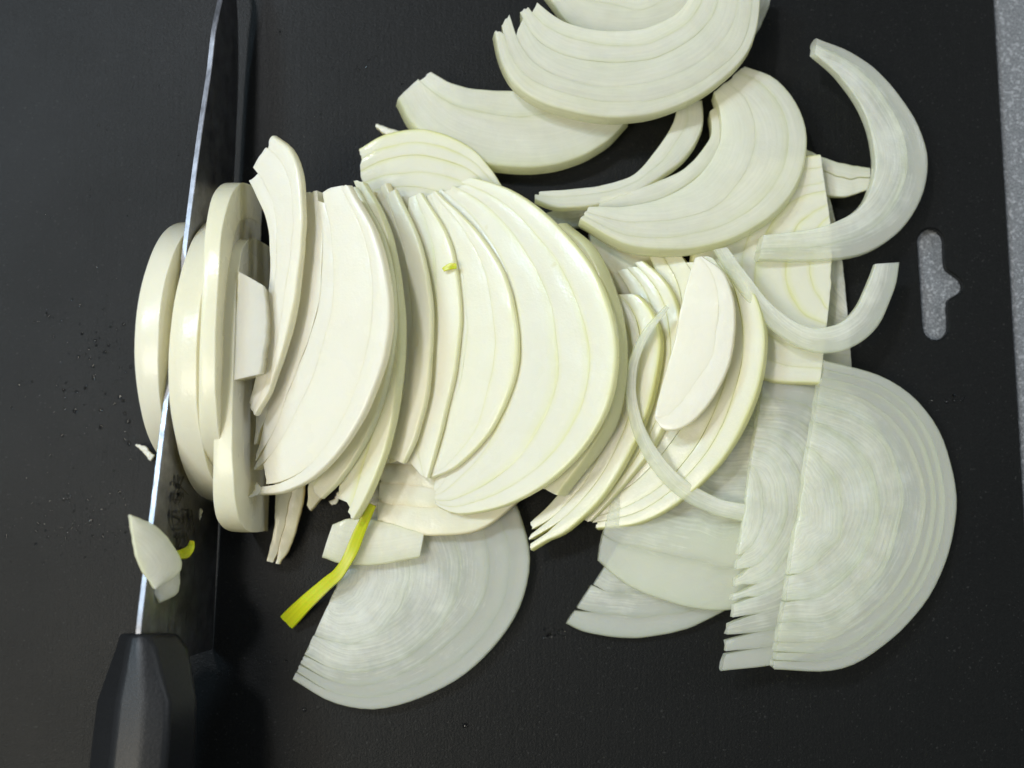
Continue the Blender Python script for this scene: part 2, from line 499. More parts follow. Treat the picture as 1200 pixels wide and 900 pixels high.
def slice_standing(name, label, a_px, b_px, height, lean, thick, n=4, mat=None, side=1, power=2.2, cat='onion slice', inner_frac=0.0, trim=(0.0, 1.0), group='sliced onion on the board', base=0.0, **kw):
    """half-moon standing on its cut edge from pixel a to pixel b; lean in degrees (positive: top falls to +x); body extends to side*normal"""
    COUNT[0] += 1
    rng = random.Random(100 + COUNT[0])
    A = P(*a_px, base); B = P(*b_px, base)
    u = (B - A); W = u.length; u = u.normalized()
    horiz = Vector((0, 0, 1)).cross(u).normalized()          # to one side of the base line
    if horiz.x < 0: horiz = -horiz
    up = (Vector((0, 0, 1)) * math.cos(R(lean)) + horiz * math.sin(R(lean))).normalized()
    nv = u.cross(up).normalized()
    if nv.x < 0: nv = -nv
    nv = nv * side                                           # normal of the visible face
    mid = (A + B) / 2
    oc, ic = [], []
    for k in range(NT):
        f = trim[0] + (trim[1] - trim[0]) * k / (NT - 1)
        th = math.pi * f
        cx, sy = math.cos(th), math.sin(th)
        ex = 2.0 / power
        X = -math.copysign(abs(cx) ** ex, cx) * W / 2
        Y = (abs(sy) ** ex) * height * MM
        oc.append(mid + u * X + up * (Y + 0.0005))
        ic.append(mid + u * (X * inner_frac * 0.9 + (0 if inner_frac else -math.cos(th) * W * 0.04)) + up * (Y * inner_frac + 0.0004))
    root, kids = build_layers(name, rng, oc, ic, [nv] * NT, thick * MM, n, mat or ON_W, kw.pop('jag', 0.0), kw.pop('gap', -0.14) * MM, kw.pop('lift', 0.1) * MM, COUNT[0], kw.pop('dome', 0.05) * MM, bulge=0.01, rnd_r=0.13, **kw)
    tag(root, label, cat, group)
    return root


# ------------------------------------------------------------------ setting: worktop
def table():
    z = -0.0026
    vs = [(-0.9, -0.7, z), (0.9, -0.7, z), (0.9, 0.7, z), (-0.9, 0.7, z), (-0.9, -0.7, z - .03), (0.9, -0.7, z - .03), (0.9, 0.7, z - .03), (-0.9, 0.7, z - .03)]
    o = link_mesh('worktop', vs, [(0, 1, 2, 3), (7, 6, 5, 4), (0, 4, 5, 1), (1, 5, 6, 2), (2, 6, 7, 3), (3, 7, 4, 0)], TABLE, smooth=0)
    o['kind'] = 'structure'


table()


# ------------------------------------------------------------------ cutting board with its hanging hole
def cutting_board():
    import bmesh
    from mathutils.geometry import tessellate_polygon
    T = 0.0025
    e0, e1 = P(1165, 0), P(1199, 575)                     # right edge
    d = (e1 - e0).normalized()
    nx = Vector((-d.y, d.x, 0))
    if nx.x > 0: nx = -nx                                  # towards the left
    c0 = e0 - d * 0.030; c1 = e0 + d * 0.245
    Lb = 0.345
    def rounded(cs, r, k=8):
        out = []
        for i in range(4):
            p, a, b = cs[i], cs[i - 1], cs[(i + 1) % 4]
            ua = (a - p).normalized(); ub = (b - p).normalized()
            cc = p + (ua + ub) * r
            s = -ub; e = -ua
            for j in range(k + 1):
                t = j / k * math.pi / 2
                out.append(cc + (s * math.cos(t) + e * math.sin(t)) * r)
        return out
    outer = rounded([c0, c1, c1 + nx * Lb, c0 + nx * Lb], 0.010)
    # hole traced in the photograph, smoothed
    hp = []
    def arc(cx, cy, r, a0, a1, k=8):
        for j in range(k + 1):
            a = R(a0 + (a1 - a0) * j / k)
            hp.append((cx + r * math.cos(a), cy + r * math.sin(a)))
    arc(1091, 283.5, 15.8, 180, 350)
    hp += [(1107.3, 300), (1108, 310), (1110, 315.5), (1114, 319), (1120, 323), (1125.5, 327.5), (1128.5, 333), (1128.5, 338), (1125.5, 342.5), (1119, 346.5), (1113.5, 350), (1111.2, 354), (1111, 360)]
    arc(1097, 383, 15.2, 0, 175)
    hole = [P(x, y) for x, y in hp]
    me_v = outer + hole
    tris = tessellate_polygon([[Vector(v) for v in outer], [Vector(v) for v in hole]])
    verts, faces = [], []
    n = len(me_v); no = len(outer)
    # small rounded lip: offset rings
    def ring(pts, off, z):
        res = []
        k = len(pts)
        area = sum(pts[i].x * pts[(i + 1) % k].y - pts[(i + 1) % k].x * pts[i].y for i in range(k))
        sg = 1 if area > 0 else -1
        for i in range(k):
            t = (pts[(i + 1) % k] - pts[i - 1]).normalized()
            nn = Vector((t.y, -t.x, 0)) * sg
            res.append(pts[i] + nn * off + Vector((0, 0, z)))
        return res
    b = 0.0004
    top = ring(outer, -b, 0) + ring(hole, b, 0)
    edge = ring(outer, 0, -b) + ring(hole, 0, -b)
    bot = ring(outer, 0, -T) + ring(hole, 0, -T)
    verts = top + edge + bot
    for t in tris:
        a, bb, c = t
        nn = (verts[bb] - verts[a]).cross(verts[c] - verts[a])
        f = t if nn.z > 0 else (t[2], t[1], t[0])
        faces.append(tuple(f)); faces.append(tuple(2 * n + q for q in reversed(f)))
    for lo, cnt, hol in ((0, no, False), (no, n - no, True)):
        k = cnt
        area = sum(me_v[lo + i].x * me_v[lo + (i + 1) % k].y - me_v[lo + (i + 1) % k].x * me_v[lo + i].y for i in range(k))
        flip = (area > 0) == hol
        for i in range(k):
            i2 = (i + 1) % k
            for off in (0, n):
                q = (off + lo + i, off + n + lo + i, off + n + lo + i2, off + lo + i2)
                faces.append(q[::-1] if flip else q)
    o = link_mesh('cutting_board', verts, faces, BOARD, None, (0, 0, -T), smooth=30)
    tag(o, 'thin black plastic cutting board with a T-shaped hanging hole lying on grey worktop', 'cutting board')


cutting_board()


# ------------------------------------------------------------------ knife
def knife():
    edge_px = [(282, -40), (281, 60), (279, 200), (272, 380), (260, 560), (249, 760)]
    e0 = P(281, 60, 3.0); e1 = P(249, 760, 0.3)
    ax = (e1 - e0).normalized()                          # tip -> heel
    side = ax.cross(Vector((0, 0, 1))).normalized()
    if side.x > 0: side = -side                           # to the left
    lean = R(11)
    up = (Vector((0, 0, 1)) * math.cos(lean) + side * math.sin(lean)).normalized()
    up = (up - ax * up.dot(ax)).normalized()
    nr = ax.cross(up).normalized()
    if nr.x < 0: nr = -nr                                 # blade face that looks right, at the camera
    def on_plane(px, py):
        o = cam.location; d = (P(px, py, 0) - o).normalized()
        t = (e0 - o).dot(nr) / d.dot(nr)
        q = o + d * t
        return (q - e0).dot(ax), (q - e0).dot(up)
    sp = [(262, -30), (257, 2), (250, 35), (245, 80), (233, 160), (220, 260), (203, 400), (182, 570), (162, 738)]
    spine = spline([on_plane(*p) for p in sp], 40)
    a_heel = (e1 - e0).dot(ax)
    tip_a = spine[0][0] - 0.004
    rows = []
    # stations along the blade
    N = 60
    def sp_h(a):
        for p, q in zip(spine, spine[1:]):
            if p[0] <= a <= q[0]:
                return p[1] + (q[1] - p[1]) * (a - p[0]) / (q[0] - p[0])
        return spine[-1][1] if a > spine[-1][0] else spine[0][1] * max(0.0, (a - tip_a) / (spine[0][0] - tip_a))
    verts, faces = [], []
    org = e1.copy(); org.z = 0
    hs = []
    for k in range(N + 1):
        a = tip_a + (a_heel - tip_a) * k / N
        hgt = max(0.0015, sp_h(a))
        lift = max(0.0, (0.035 - (a - tip_a)) / 0.035) ** 2 * 0.006          # belly of the edge near the tip
        lo = min(lift, hgt * 0.85)
        hs.append((a, lo, hgt))
        tt = 0.00072
        for (hh, th) in ((lo, 0.00004), (lo + 0.0018, 0.0003), (lo + (hgt - lo) * 0.5, tt * 0.75), (hgt - 0.0002, tt), (hgt, tt * 0.8)):
            hh = min(hh, hgt)
            verts.append(e0 + ax * a + up * hh + nr * th)
        for (hh, th) in ((hgt, tt * 0.8), (hgt - 0.0002, tt), (lo + (hgt - lo) * 0.5, tt * 0.75), (lo + 0.0018, 0.0003), (lo, 0.00004)):
            hh = min(hh, hgt)
            verts.append(e0 + ax * a + up * hh - nr * th)
    m = 10
    for k in range(N):
        for j in range(m):
            j2 = (j + 1) % m
            faces.append((k * m + j, k * m + j2, (k + 1) * m + j2, (k + 1) * m + j))
    faces.append(tuple(range(m))[::-1]); faces.append(tuple(N * m + j for j in range(m)))
    root = empty('kitchen_knife', org)
    blade = link_mesh('blade', verts, faces, STEEL, root, org, smooth=25)
    # etched maker's marking on the blade face: brush-like strokes
    def bp(px, py, off=0.00115):
        a, h = on_plane(px, py)
        return e0 + ax * a + up * h + nr * off
    strokes = [
        [(203, 556), (203.5, 566), (205, 574)], [(210, 558), (207, 566), (204, 574), (200, 580)], [(199, 564), (198, 570)],
        [(203, 566), (210, 574), (216, 580)], [(199, 577), (198, 586), (200, 590)], [(206, 576), (207, 583), (203, 592)], [(209, 577), (210, 584)], [(200, 585), (207, 586)],
        [(197, 598), (196, 606), (198, 618)], [(199, 604), (204, 606), (209, 609), (207, 614), (202, 615)], [(204, 598), (206, 602)], [(211, 598), (216, 596)],
        [(213, 601), (214, 612), (212, 620)], [(216, 606), (222, 604)], [(219, 597), (221, 612), (219, 622)], [(199, 620), (204, 621), (210, 618)],
        [(201, 628), (208, 630), (214, 627)], [(205, 624), (206, 634), (203, 641)], [(213, 624), (215, 634), (212, 640)], [(206, 641), (212, 643), (217, 640)]]
    mv, mf = [], []
    for s in strokes:
        c = spline([Vector((x, y, 0)) for x, y in s], 10)
        b0 = len(mv)
        for i, q in enumerate(c):
            f = i / 9
            t = (c[min(9, i + 1)] - c[max(0, i - 1)]).normalized()
            wd = 1.5 * (1.0 - 0.55 * f) * (0.6 + 0.4 * math.sin(math.pi * min(1, f + .15)))
            mv.append(bp(q.x - t.y * wd, q.y + t.x * wd)); mv.append(bp(q.x + t.y * wd, q.y - t.x * wd))
        for i in range(9):
            mf.append((b0 + 2 * i, b0 + 2 * i + 1, b0 + 2 * i + 3, b0 + 2 * i + 2))
    mk = link_mesh('etched_marking', mv, mf, INK, blade, org, smooth=0)
    mk['label'] = 'dark brush-style characters etched on the blade face'
    # handle: faceted resin grip that widens from the front end; sections traced in pixels at their heights
    zt = (P(162, 738, 0)).z
    hc = spine[-1][1]
    top_c = e0 + ax * spine[-1][0] + up * hc
    ztop = top_c.z / MM
    # (py, left px, top-left px, top-right px, right px, z top, z mid, z bottom)
    secs = [(742, 140, 152, 176, 208, ztop + 1.0, ztop - 8, ztop - 22),
            (760, 135, 148, 181, 221, ztop + 2.0, ztop - 8, ztop - 23),
            (790, 124, 143, 188, 226, ztop + 3.0, ztop - 8, ztop - 24),
            (822, 113, 137, 198, 231, ztop + 4.0, ztop - 8, ztop - 25),
            (860, 108, 133, 197, 230, ztop + 5.0, ztop - 8, ztop - 25),
            (905, 103, 128, 193, 228, ztop + 5.5, ztop - 8, ztop - 25),
            (1000, 98, 124, 186, 224, ztop + 5.5, ztop - 8, ztop - 26),
            (1150, 96, 120, 184, 220, ztop + 4.5, ztop - 9, ztop - 28),
            (1260, 102, 124, 176, 210, ztop + 2.5, ztop - 10, ztop - 27)]
    hv, hf = [], []
    for (py, l, tl, tr, r, z1, z2, z3) in secs:
        z3 = max(z3, 1.5)
        hv += [P(l, py, z2), P(tl, py, z1 - 1.0), P((tl + tr) / 2, py, z1), P(tr, py, z1 - 1.0), P(r, py, z2), P(r - 4, py, z3 + 5), P((l + r) / 2 + 12, py, z3), P(l + 16, py, z3 + 5)]
    k = 8
    for i in range(len(secs) - 1):
        for j in range(k):
            j2 = (j + 1) % k
            hf.append((i * k + j, i * k + j2, (i + 1) * k + j2, (i + 1) * k + j))
    hf.append(tuple(range(k))[::-1]); hf.append(tuple((len(secs) - 1) * k + j for j in range(k)))
    h = link_mesh('handle', hv, hf, HANDLE, root, org, smooth=28)
    bv = h.modifiers.new('bevel', 'BEVEL'); bv.width = 0.0012; bv.segments = 3; bv.limit_method = 'ANGLE'; bv.angle_limit = R(18)
    tag(root, 'kitchen knife with steel blade and black handle, standing between the first onion slices', 'knife')


knife()

# ------------------------------------------------------------------ onion: slices still standing beside the knife
slice_standing('onion_slice', 'thick upright onion slice behind the knife blade, at the end of the row', (258, 265), (242, 556), 40, -6, 6.5, n=4, side=1, mat=ON_W, power=2.2)
slice_standing('onion_slice', 'upright onion slice pressed against the marked face of the knife blade', (299, 258), (284, 590), 41, -6, 6.5, n=4, side=1, mat=ON_W, power=2.2)
slice_standing('onion_slice', 'tall upright onion slice with a bluntly cut top, second from the knife blade', (308, 228), (296, 560), 43, -2, 4.5, n=4, side=1, mat=ON_W, power=3.0)
slice_standing('onion_slice', 'cream upright onion slice with a squared lower end, third from the knife blade', (320, 292), (314, 622), 36, -4, 5.0, n=3, side=1, mat=ON_W, power=4.2)
slice_px('onion_piece', 'small squared block of onion core wedged beside the upright slices', [(309, 335), (313, 380), (305, 438)], [(280, 318), (275, 380), (268, 446)], 35, (-0.04, 0.0), n=1, thick=9, mat=ON_W, cat='onion piece', jag=0.0, dome=.3)

# ------------------------------------------------------------------ onion: the row that has toppled over, leaning away from the knife
slice_px('onion_slice', 'onion slice with hollow grey-shaded rings at its top, leaning over a dark gap', [(318, 160), (340, 178), (352, 215), (352, 290), (338, 380), (318, 450), (298, 486)],
         [(289, 208), (298, 225), (312, 262), (316, 320), (309, 390), (300, 440), (292, 474)], 30, (0.1, 0.0), n=3, thick=3.5, mat=ON_W, jag=0.05)
slice_px('onion_slice', 'broad bright white onion slice with a frayed lower corner, in front of the hollow slice', [(407, 217), (438, 275), (454, 350), (448, 420), (420, 492), (378, 548), (336, 574), (300, 578)],
         [(352, 226), (340, 300), (322, 380), (305, 450), (298, 500), (296, 530)], 27, (0.09, 0.0), n=4, thick=3.5, mat=ON_W, jag=0.05, lift=0.15, gap=-0.1, splits=[0, .13, .55, .68, .82, 1.0], outer_green=.7, splay=(0, 4.5))
slice_px('onion_slice', 'narrow greenish onion slice tucked behind the broad bright white one', [(424, 211), (450, 262), (466, 340), (467, 430), (452, 520), (432, 575), (412, 610)],
         [(400, 214), (408, 280), (412, 360), (408, 440), (400, 520), (398, 570), (394, 598)], 19, (0.12, 0.0), n=2, thick=4.5, mat=ON_G, jag=0.03)
slice_px('onion_slice', 'shaded cream onion slice showing as a thin strip between two greenish ones', [(452, 215), (476, 280), (490, 360), (488, 450), (470, 540)],
         [(430, 230), (440, 300), (440, 400), (432, 480), (415, 552)], 13, (0.12, 0.0), n=3, thick=3, mat=ON_C, jag=0.03)
slice_px('onion_slice', 'pale onion slice wedged just behind the slim lens-shaped one', [(462, 222), (492, 290), (505, 370), (500, 450), (486, 510), (470, 545)],
         [(445, 235), (455, 300), (458, 380), (452, 450), (444, 510), (440, 540)], 15, (0.11, 0.0), n=2, thick=3, mat=ON_P, jag=0.02)
slice_px('onion_slice', 'thin cream onion slice showing its edge under the broad bright white one', [(415, 216), (446, 275), (460, 350), (456, 430), (432, 505), (398, 560), (376, 584)],
         [(380, 240), (388, 300), (390, 380), (384, 450), (370, 510), (350, 560)], 20, (0.10, 0.0), n=2, thick=3, mat=ON_P, jag=0.04)
slice_px('onion_slice', 'slim lens-shaped onion slice lying on the middle of the toppled row', [(492, 226), (524, 280), (538, 350), (534, 420), (520, 490), (500, 560)],
         [(478, 232), (472, 300), (468, 380), (464, 460), (466, 520), (492, 556)], 13.8, (0.1, 0.0), n=2, thick=2.5, mat=ON_P, jag=0.0)
slice_px('onion_slice', 'half-oval onion slice with a tiny yellow spot beside its upper edge', [(510, 224), (560, 275), (592, 330), (605, 395), (598, 450), (572, 505), (535, 545), (504, 560)],
         [(500, 230), (508, 300), (512, 380), (506, 450), (500, 520), (498, 552)], 15.5, (0.1, 0.0), n=3, thick=2.5, mat=ON_P, jag=0.0, outer_green=.8)
slice_px('onion_slice', 'largest half-moon onion slice with yellow-green outer rim, in the middle of the row', [(540, 205), (600, 225), (655, 268), (698, 325), (719, 395), (715, 460), (690, 515), (645, 562), (590, 592), (536, 602), (510, 592)],
         [(500, 235), (520, 300), (530, 380), (528, 450), (518, 520), (508, 572)], 18, (0.1, 0.0), n=5, thick=3.5, mat=ON_P, jag=0.02, outer_green=1.0)
slice_px('onion_slice', 'onion slice of stacked ends with green veins, above the half-moon slices', [(421, 174), (455, 157), (500, 153), (545, 170), (575, 198), (600, 232), (640, 258)],
         [(428, 300), (455, 305), (490, 310), (530, 312), (560, 315), (600, 325), (630, 345)], 10, (0.0, 0.0), n=6, splits=[0, .10, .20, .31, .43, .6, 1], thick=6, mat=ON_G, jag=0.05, lift=0.2)
slice_px('onion_slice', 'greenish onion slice leaning behind the largest half-moon slice', [(655, 262), (688, 292), (712, 345), (724, 410), (716, 480), (690, 530), (652, 580)],
         [(610, 300), (640, 340), (660, 400), (660, 470), (640, 520), (610, 560)], 19, (0.12, 0.0), n=3, thick=6, mat=ON_G, jag=0.03)
slice_px('onion_slice', 'tan shaded onion slice with a pointed end under the largest half-moon slice', [(728, 400), (722, 450), (705, 500), (680, 545), (650, 577)],
         [(680, 400), (680, 450), (670, 500), (655, 540), (640, 568)], 11, (0.1, 0.0), n=2, thick=4, mat=ON_C, jag=0.04)
slice_px('onion_slice', 'cream-shaded onion slice with cross-cracked layers, lying under the row above the shoot', [(442, 612), (470, 622), (515, 627), (560, 620), (600, 592), (630, 560)],
         [(448, 520), (475, 515), (520, 520), (560, 525), (600, 520), (630, 510)], 10, (0.02, 0.0), n=4, thick=5, mat=ON_C, jag=0.02)

# ------------------------------------------------------------------ onion: right hand part of the row
slice_px('onion_slice', 'onion slice with ragged tail-like ends reaching over the dark board', [(722, 336), (752, 350), (772, 395), (764, 460), (742, 520), (706, 580), (664, 622), (622, 647)],
         [(700, 345), (714, 400), (712, 450), (700, 500), (676, 550), (645, 590), (617, 612)], 15, (0.08, 0.0), n=3, thick=5, mat=ON_G, jag=0.06, lift=0.2, gap=-0.05, splay=(0, 2.5))
slice_px('onion_slice', 'many-ringed onion slice curling beneath the small white oval slice', [(850, 300), (880, 338), (895, 395), (886, 458), (855, 525), (805, 580), (750, 612), (692, 620)],
         [(760, 300), (775, 340), (780, 400), (770, 460), (745, 510), (715, 550), (690, 585)], 14, (0.07, 0.0), n=5, thick=5, mat=ON_G, jag=0.03, lift=0.3, gap=0.05)
slice_px('onion_slice', 'yellow-veined onion slice between the oval slice and the ragged one', [(752, 305), (785, 340), (800, 400), (790, 470), (760, 530), (720, 580), (690, 612)],
         [(722, 318), (745, 360), (752, 410), (748, 460), (728, 510), (700, 560), (670, 600)], 13, (0.09, 0.0), n=3, thick=4, mat=ON_G, jag=0.03, lift=0.3, gap=0.05)
slice_px('onion_slice', 'small white oval onion slice lying on the curling rings', [(822, 300), (848, 322), (860, 365), (855, 420), (835, 465), (805, 497), (778, 503), (767, 490)],
         [(815, 302), (805, 330), (797, 365), (790, 400), (782, 430), (772, 465), (768, 482)], 24, (0.05, 0.0), n=2, thick=3, mat=ON_W, jag=0.0, splits=[0, .35, 1.0])
slice_px('onion_slice', 'short shaded tan onion slice end peeping out below the rounded stack of rings', [(690, 268), (730, 275), (770, 290), (800, 310)],
         [(700, 345), (725, 345), (750, 350), (775, 360)], 10, (0.0, 0.0), n=3, thick=5, mat=ON_C, jag=0.05)
slice_px('onion_slice', 'half-moon onion slice with its cut edge at the open board, below the straight crescent end', [(962, 182), (905, 190), (850, 225), (815, 290), (815, 360), (850, 420), (905, 445), (962, 448)],
         [(974, 270), (974, 285), (975, 300), (975, 315), (974, 330), (973, 345)], 12, (-0.02, 0.0), n=6, thick=4, mat=ON_G, jag=0.0)
slice_px('onion_slice', 'grey translucent onion slice whose edge shows beyond the half-moon slice', [(965, 205), (920, 220), (880, 260), (860, 320), (880, 390), (930, 430), (998, 432)],
         [(984, 280), (986, 295), (988, 310), (990, 325), (991, 340), (992, 355)], 4.5, (0, 0.0), n=5, thick=3, mat=ON_T, jag=0.0)
slice_px('onion_slice', 'wide flat onion slice under the rings, touching the pleated slices', [(700, 655), (738, 685), (785, 704), (835, 714), (885, 705), (925, 660)],
         [(745, 470), (780, 450), (820, 440), (860, 440), (890, 450), (915, 480)], 8.5, (-0.01, -0.01), n=5, thick=3.5, mat=ON_T, jag=0.015, splay=(0.8, 0), lift=0.08)
slice_px('onion_slice', 'lowest flat onion slice with a dull grey rim lying directly on the board', [(663, 733), (700, 743), (748, 747), (800, 738), (848, 716), (880, 690)],
         [(738, 618), (765, 610), (800, 605), (830, 600), (860, 595), (880, 590)], 3.6, (0, 0.0), n=5, thick=3, mat=ON_T, jag=0.01, splay=(0.8, 0), lift=0.05)
slice_px('onion_slice', 'pleated onion half-moon with fringed corner, half covered by the widest wet slice', [(897, 430), (960, 436), (1010, 470), (1045, 540), (1050, 620), (1020, 700), (950, 765), (846, 788)],
         [(878, 560), (876, 575), (874, 590), (872, 605), (870, 620), (868, 635)], 9.8, (-0.05, 0.0), n=8, thick=2.2, mat=ON_T, jag=0.012, lift=0.05, splay=(0.0, 3.6))
slice_px('onion_slice', 'widest wet half-moon onion slice with clear concentric rings beside the open board', [(965, 422), (1040, 444), (1090, 488), (1116, 550), (1120, 610), (1098, 685), (1050, 745), (985, 784), (906, 784)],
         [(943, 560), (941, 575), (938, 590), (936, 605), (933, 620), (931, 635)], 10.2, (-0.05, 0.0), n=7, splits=[0, .07, .14, .22, .36, .52, .74, 1], thick=2.8, mat=ON_T, jag=0.008, lift=0.02, splay=(0.1, 0.4))

# ------------------------------------------------------------------ loose crescents and stacks of rings
slice_px('onion_crescent', 'long two-layer onion crescent with one tapered end, curving on bare board', [(957, 45), (1000, 62), (1040, 95), (1072, 140), (1086, 185), (1080, 230), (1055, 270), (1015, 295), (960, 304), (890, 304)],
         [(955, 63), (985, 90), (1010, 125), (1023, 165), (1025, 205), (1010, 240), (980, 260), (945, 270), (895, 275)], 12, (-0.045, 0.0), n=2, thick=4, mat=ON_T, jag=0.0, dome=0.2, cat='onion crescent', splits=[0, .42, 1])
slice_px('onion_crescent', 'single hook-shaped onion crescent lying across the cut edge of a half-moon slice', [(838, 292), (862, 332), (895, 375), (930, 402), (965, 413), (1000, 405), (1030, 380), (1048, 340), (1054, 307)],
         [(852, 289), (880, 325), (910, 360), (940, 380), (965, 384), (990, 375), (1010, 350), (1026, 309)], 17, (-0.045, 0.0), n=1, thick=2.5, mat=ON_T, jag=0.0, dome=0.15, cat='onion crescent')
slice_px('onion_crescent', 'thread-thin translucent onion crescent draped over the curling rings', [(781, 358), (752, 392), (736, 435), (737, 485), (756, 535), (792, 578), (835, 602), (876, 612)],
         [(784, 361), (760, 396), (747, 436), (750, 482), (769, 524), (803, 562), (842, 584), (878, 592)], 19, (-0.03, -0.042), n=1, thick=1.5, mat=ON_T, jag=0.0, dome=0.1, cat='onion crescent')
slice_px('onion_piece', 'split pair of thin onion strips between the rounded stack and the long crescent', [(935, 168), (960, 182), (990, 192), (1020, 196)],
         [(930, 225), (960, 228), (990, 230), (1019, 222)], 6, (0, 0), n=2, thick=4, mat=ON_M, jag=0.02, gap=0.25, cat='onion piece')
slice_px('onion_piece', 'curved slip of onion forming the outer side of a dark slot', [(823, 108), (822, 150), (800, 186), (762, 215), (720, 235), (660, 243), (626, 233)],
         [(795, 122), (786, 148), (766, 180), (742, 204), (705, 217), (665, 222), (628, 224)], 11, (0.0, 0.06), n=2, thick=5, mat=ON_M, jag=0.03, cat='onion piece')
slice_px('onion_piece', 'slim onion ring lying between the dark slot and the rounded stack', [(850, 118), (848, 165), (826, 200), (790, 226), (750, 240), (700, 245)],
         [(832, 130), (832, 160), (812, 188), (782, 208), (745, 222), (705, 230)], 11, (0.0, 0.06), n=1, thick=5, mat=ON_M, jag=0.0, cat='onion piece')
slice_px('onion_slice', 'rounded stack of nested onion rings with yellow-green rim, bent like a horseshoe', [(872, 77), (908, 92), (936, 128), (945, 168), (935, 212), (905, 250), (858, 278), (800, 291), (735, 286), (680, 256)],
         [(836, 108), (845, 135), (842, 170), (825, 200), (790, 225), (745, 240), (690, 243)], 15, (0.0, 0.06), n=3, thick=6, mat=ON_M, jag=0.02, dome=.3, splits=[0, .22, .6, 1])
slice_px('onion_slice', 'bundle of five nested onion rings resting on top of the two-layer wedge', [(578, 28), (588, 72), (610, 104), (650, 125), (705, 136), (765, 132), (822, 110), (868, 72), (887, 32), (892, -25)],
         [(628, 0), (655, 22), (692, 34), (730, 36), (768, 28), (798, 10), (815, -20)], 17.5, (0.0, 0.0), n=5, thick=8, mat=ON_M, jag=0.05, lift=0.12)
slice_px('onion_slice', 'smooth onion wedge partly hidden inside the bend of the five-ring bundle', [(640, -10), (670, 28), (720, 42), (780, 36), (825, 5)],
         [(655, -60), (680, -50), (720, -45), (770, -50), (810, -60)], 9, (0.0, 0.0), n=2, thick=8, mat=ON_M, jag=0.0)
slice_px('onion_slice', 'two-layer onion wedge with a notched end, lying under the five-ring bundle', [(466, 114), (482, 142), (512, 170), (560, 188), (620, 195), (670, 187), (710, 165), (738, 138)],
         [(500, 80), (530, 97), (570, 105), (620, 107), (680, 108), (735, 112)], 8.6, (0.0, 0.0), n=2, thick=8, mat=ON_M, jag=0.03, splits=[0, .68, 1])
slice_px('onion_piece', 'small pointed onion sliver at the corner of the stacked ends', [(440, 146), (455, 150), (475, 158)], [(440, 148), (455, 160), (475, 170)], 5, n=1, thick=3, mat=ON_W, jag=0, cat='onion piece')
slice_px('onion_piece', 'flat grey onion sliver poking out under the curved slip', [(632, 262), (655, 266), (690, 262)], [(640, 250), (665, 240), (690, 240)], 6, n=1, thick=3, mat=ON_T, jag=0, cat='onion piece')
slice_px('onion_piece', 'bluish onion scrap at the outer end of the five-ring bundle', [(905, -10), (898, 12), (884, 40)], [(880, -10), (876, 10), (870, 35)], 8, n=1, thick=4, mat=ON_T, jag=0, cat='onion piece')

# ------------------------------------------------------------------ onion: the flat slice by the shoot, and scraps
slice_px('onion_slice', 'wet flat half-moon onion slice lying beside the yellow shoot on bare board', [(440, 565), (520, 552), (590, 572), (618, 635), (615, 690), (592, 740), (550, 785), (498, 815), (440, 831), (390, 823), (343, 797)],
         [(402, 668), (398, 677), (394, 686), (390, 695), (386, 704), (382, 713)], 5.0, (0.0, 0.0), n=5, thick=4, mat=ON_T, jag=0.01, lift=0.1, splits=[0, .10, .22, .34, .62, 1.0], splay=(0, 0.8))
slice_px('onion_piece', 'short rounded onion bar lying on the wet flat slice under the shoot', [(378, 652), (405, 660), (450, 660), (492, 652)], [(390, 614), (410, 608), (450, 612), (497, 624)], 9, n=1, thick=3, mat=ON_M, jag=0, dome=0.6, cat='onion piece')
slice_px('onion_piece', 'forked onion scrap with two tails hanging below the bright white slice', [(358, 545), (354, 585), (345, 625), (329, 661)], [(320, 548), (322, 590), (320, 622), (311, 657)], 7, (0, -0.02), n=2, thick=3, mat=ON_C, jag=0.02, gap=0.1, cat='onion piece', splay=(0, 1.2))
slice_px('onion_piece', 'dagger-shaped onion scrap between the forked scrap and the greenish slice', [(404, 510), (398, 545), (384, 572), (363, 598)], [(368, 515), (364, 545), (361, 570), (359, 592)], 8, n=1, thick=4, mat=ON_C, jag=0, cat='onion piece')
slice_px('onion_piece', 'stubby onion scrap with a torn glistening end in the shaded hollow', [(430, 480), (428, 520), (424, 553)], [(402, 480), (404, 515), (406, 548)], 10, n=1, thick=4, mat=ON_C, jag=0.02, cat='onion piece')
slice_px('onion_piece', 'tiny onion crumb stuck at the frayed corner of the bright white slice', [(300, 566), (296, 578), (287, 582)], [(308, 572), (302, 580), (292, 583)], 22, n=1, thick=2, mat=ON_W, jag=0, cat='onion piece')
slice_px('onion_piece', 'tiny white onion crumb lying in the dark hollow by the shoot', [(386, 588), (392, 586), (396, 577)], [(388, 592), (395, 590), (398, 580)], 2.5, n=1, thick=1.5, mat=ON_W, jag=0, cat='onion piece')
slice_px('onion_piece', 'tiny pale onion tip lying at the foot of the slice behind the blade', [(158, 522), (166, 528), (176, 540)], [(160, 520), (170, 523), (180, 534)], 2.5, n=1, thick=1.5, mat=ON_W, jag=0, cat='onion piece')
slice_px('onion_piece', 'small oval onion flake clinging low on the knife blade near the marking', [(228, 590), (236, 598), (233, 612)], [(226, 594), (227, 602), (230, 611)], 14, n=1, thick=1.2, mat=ON_C, jag=0, cat='onion piece')
slice_px('onion_piece', 'pale onion petal hanging over the spine of the knife', [(153, 604), (178, 614), (200, 634), (213, 662), (202, 678), (184, 690)],
         [(153, 606), (155, 625), (160, 650), (167, 668), (174, 680), (182, 690)], 43, (-0.16, -0.02), n=1, thick=1.3, mat=ON_M, jag=0, dome=.5, cat='onion piece', zc=(172, 650))
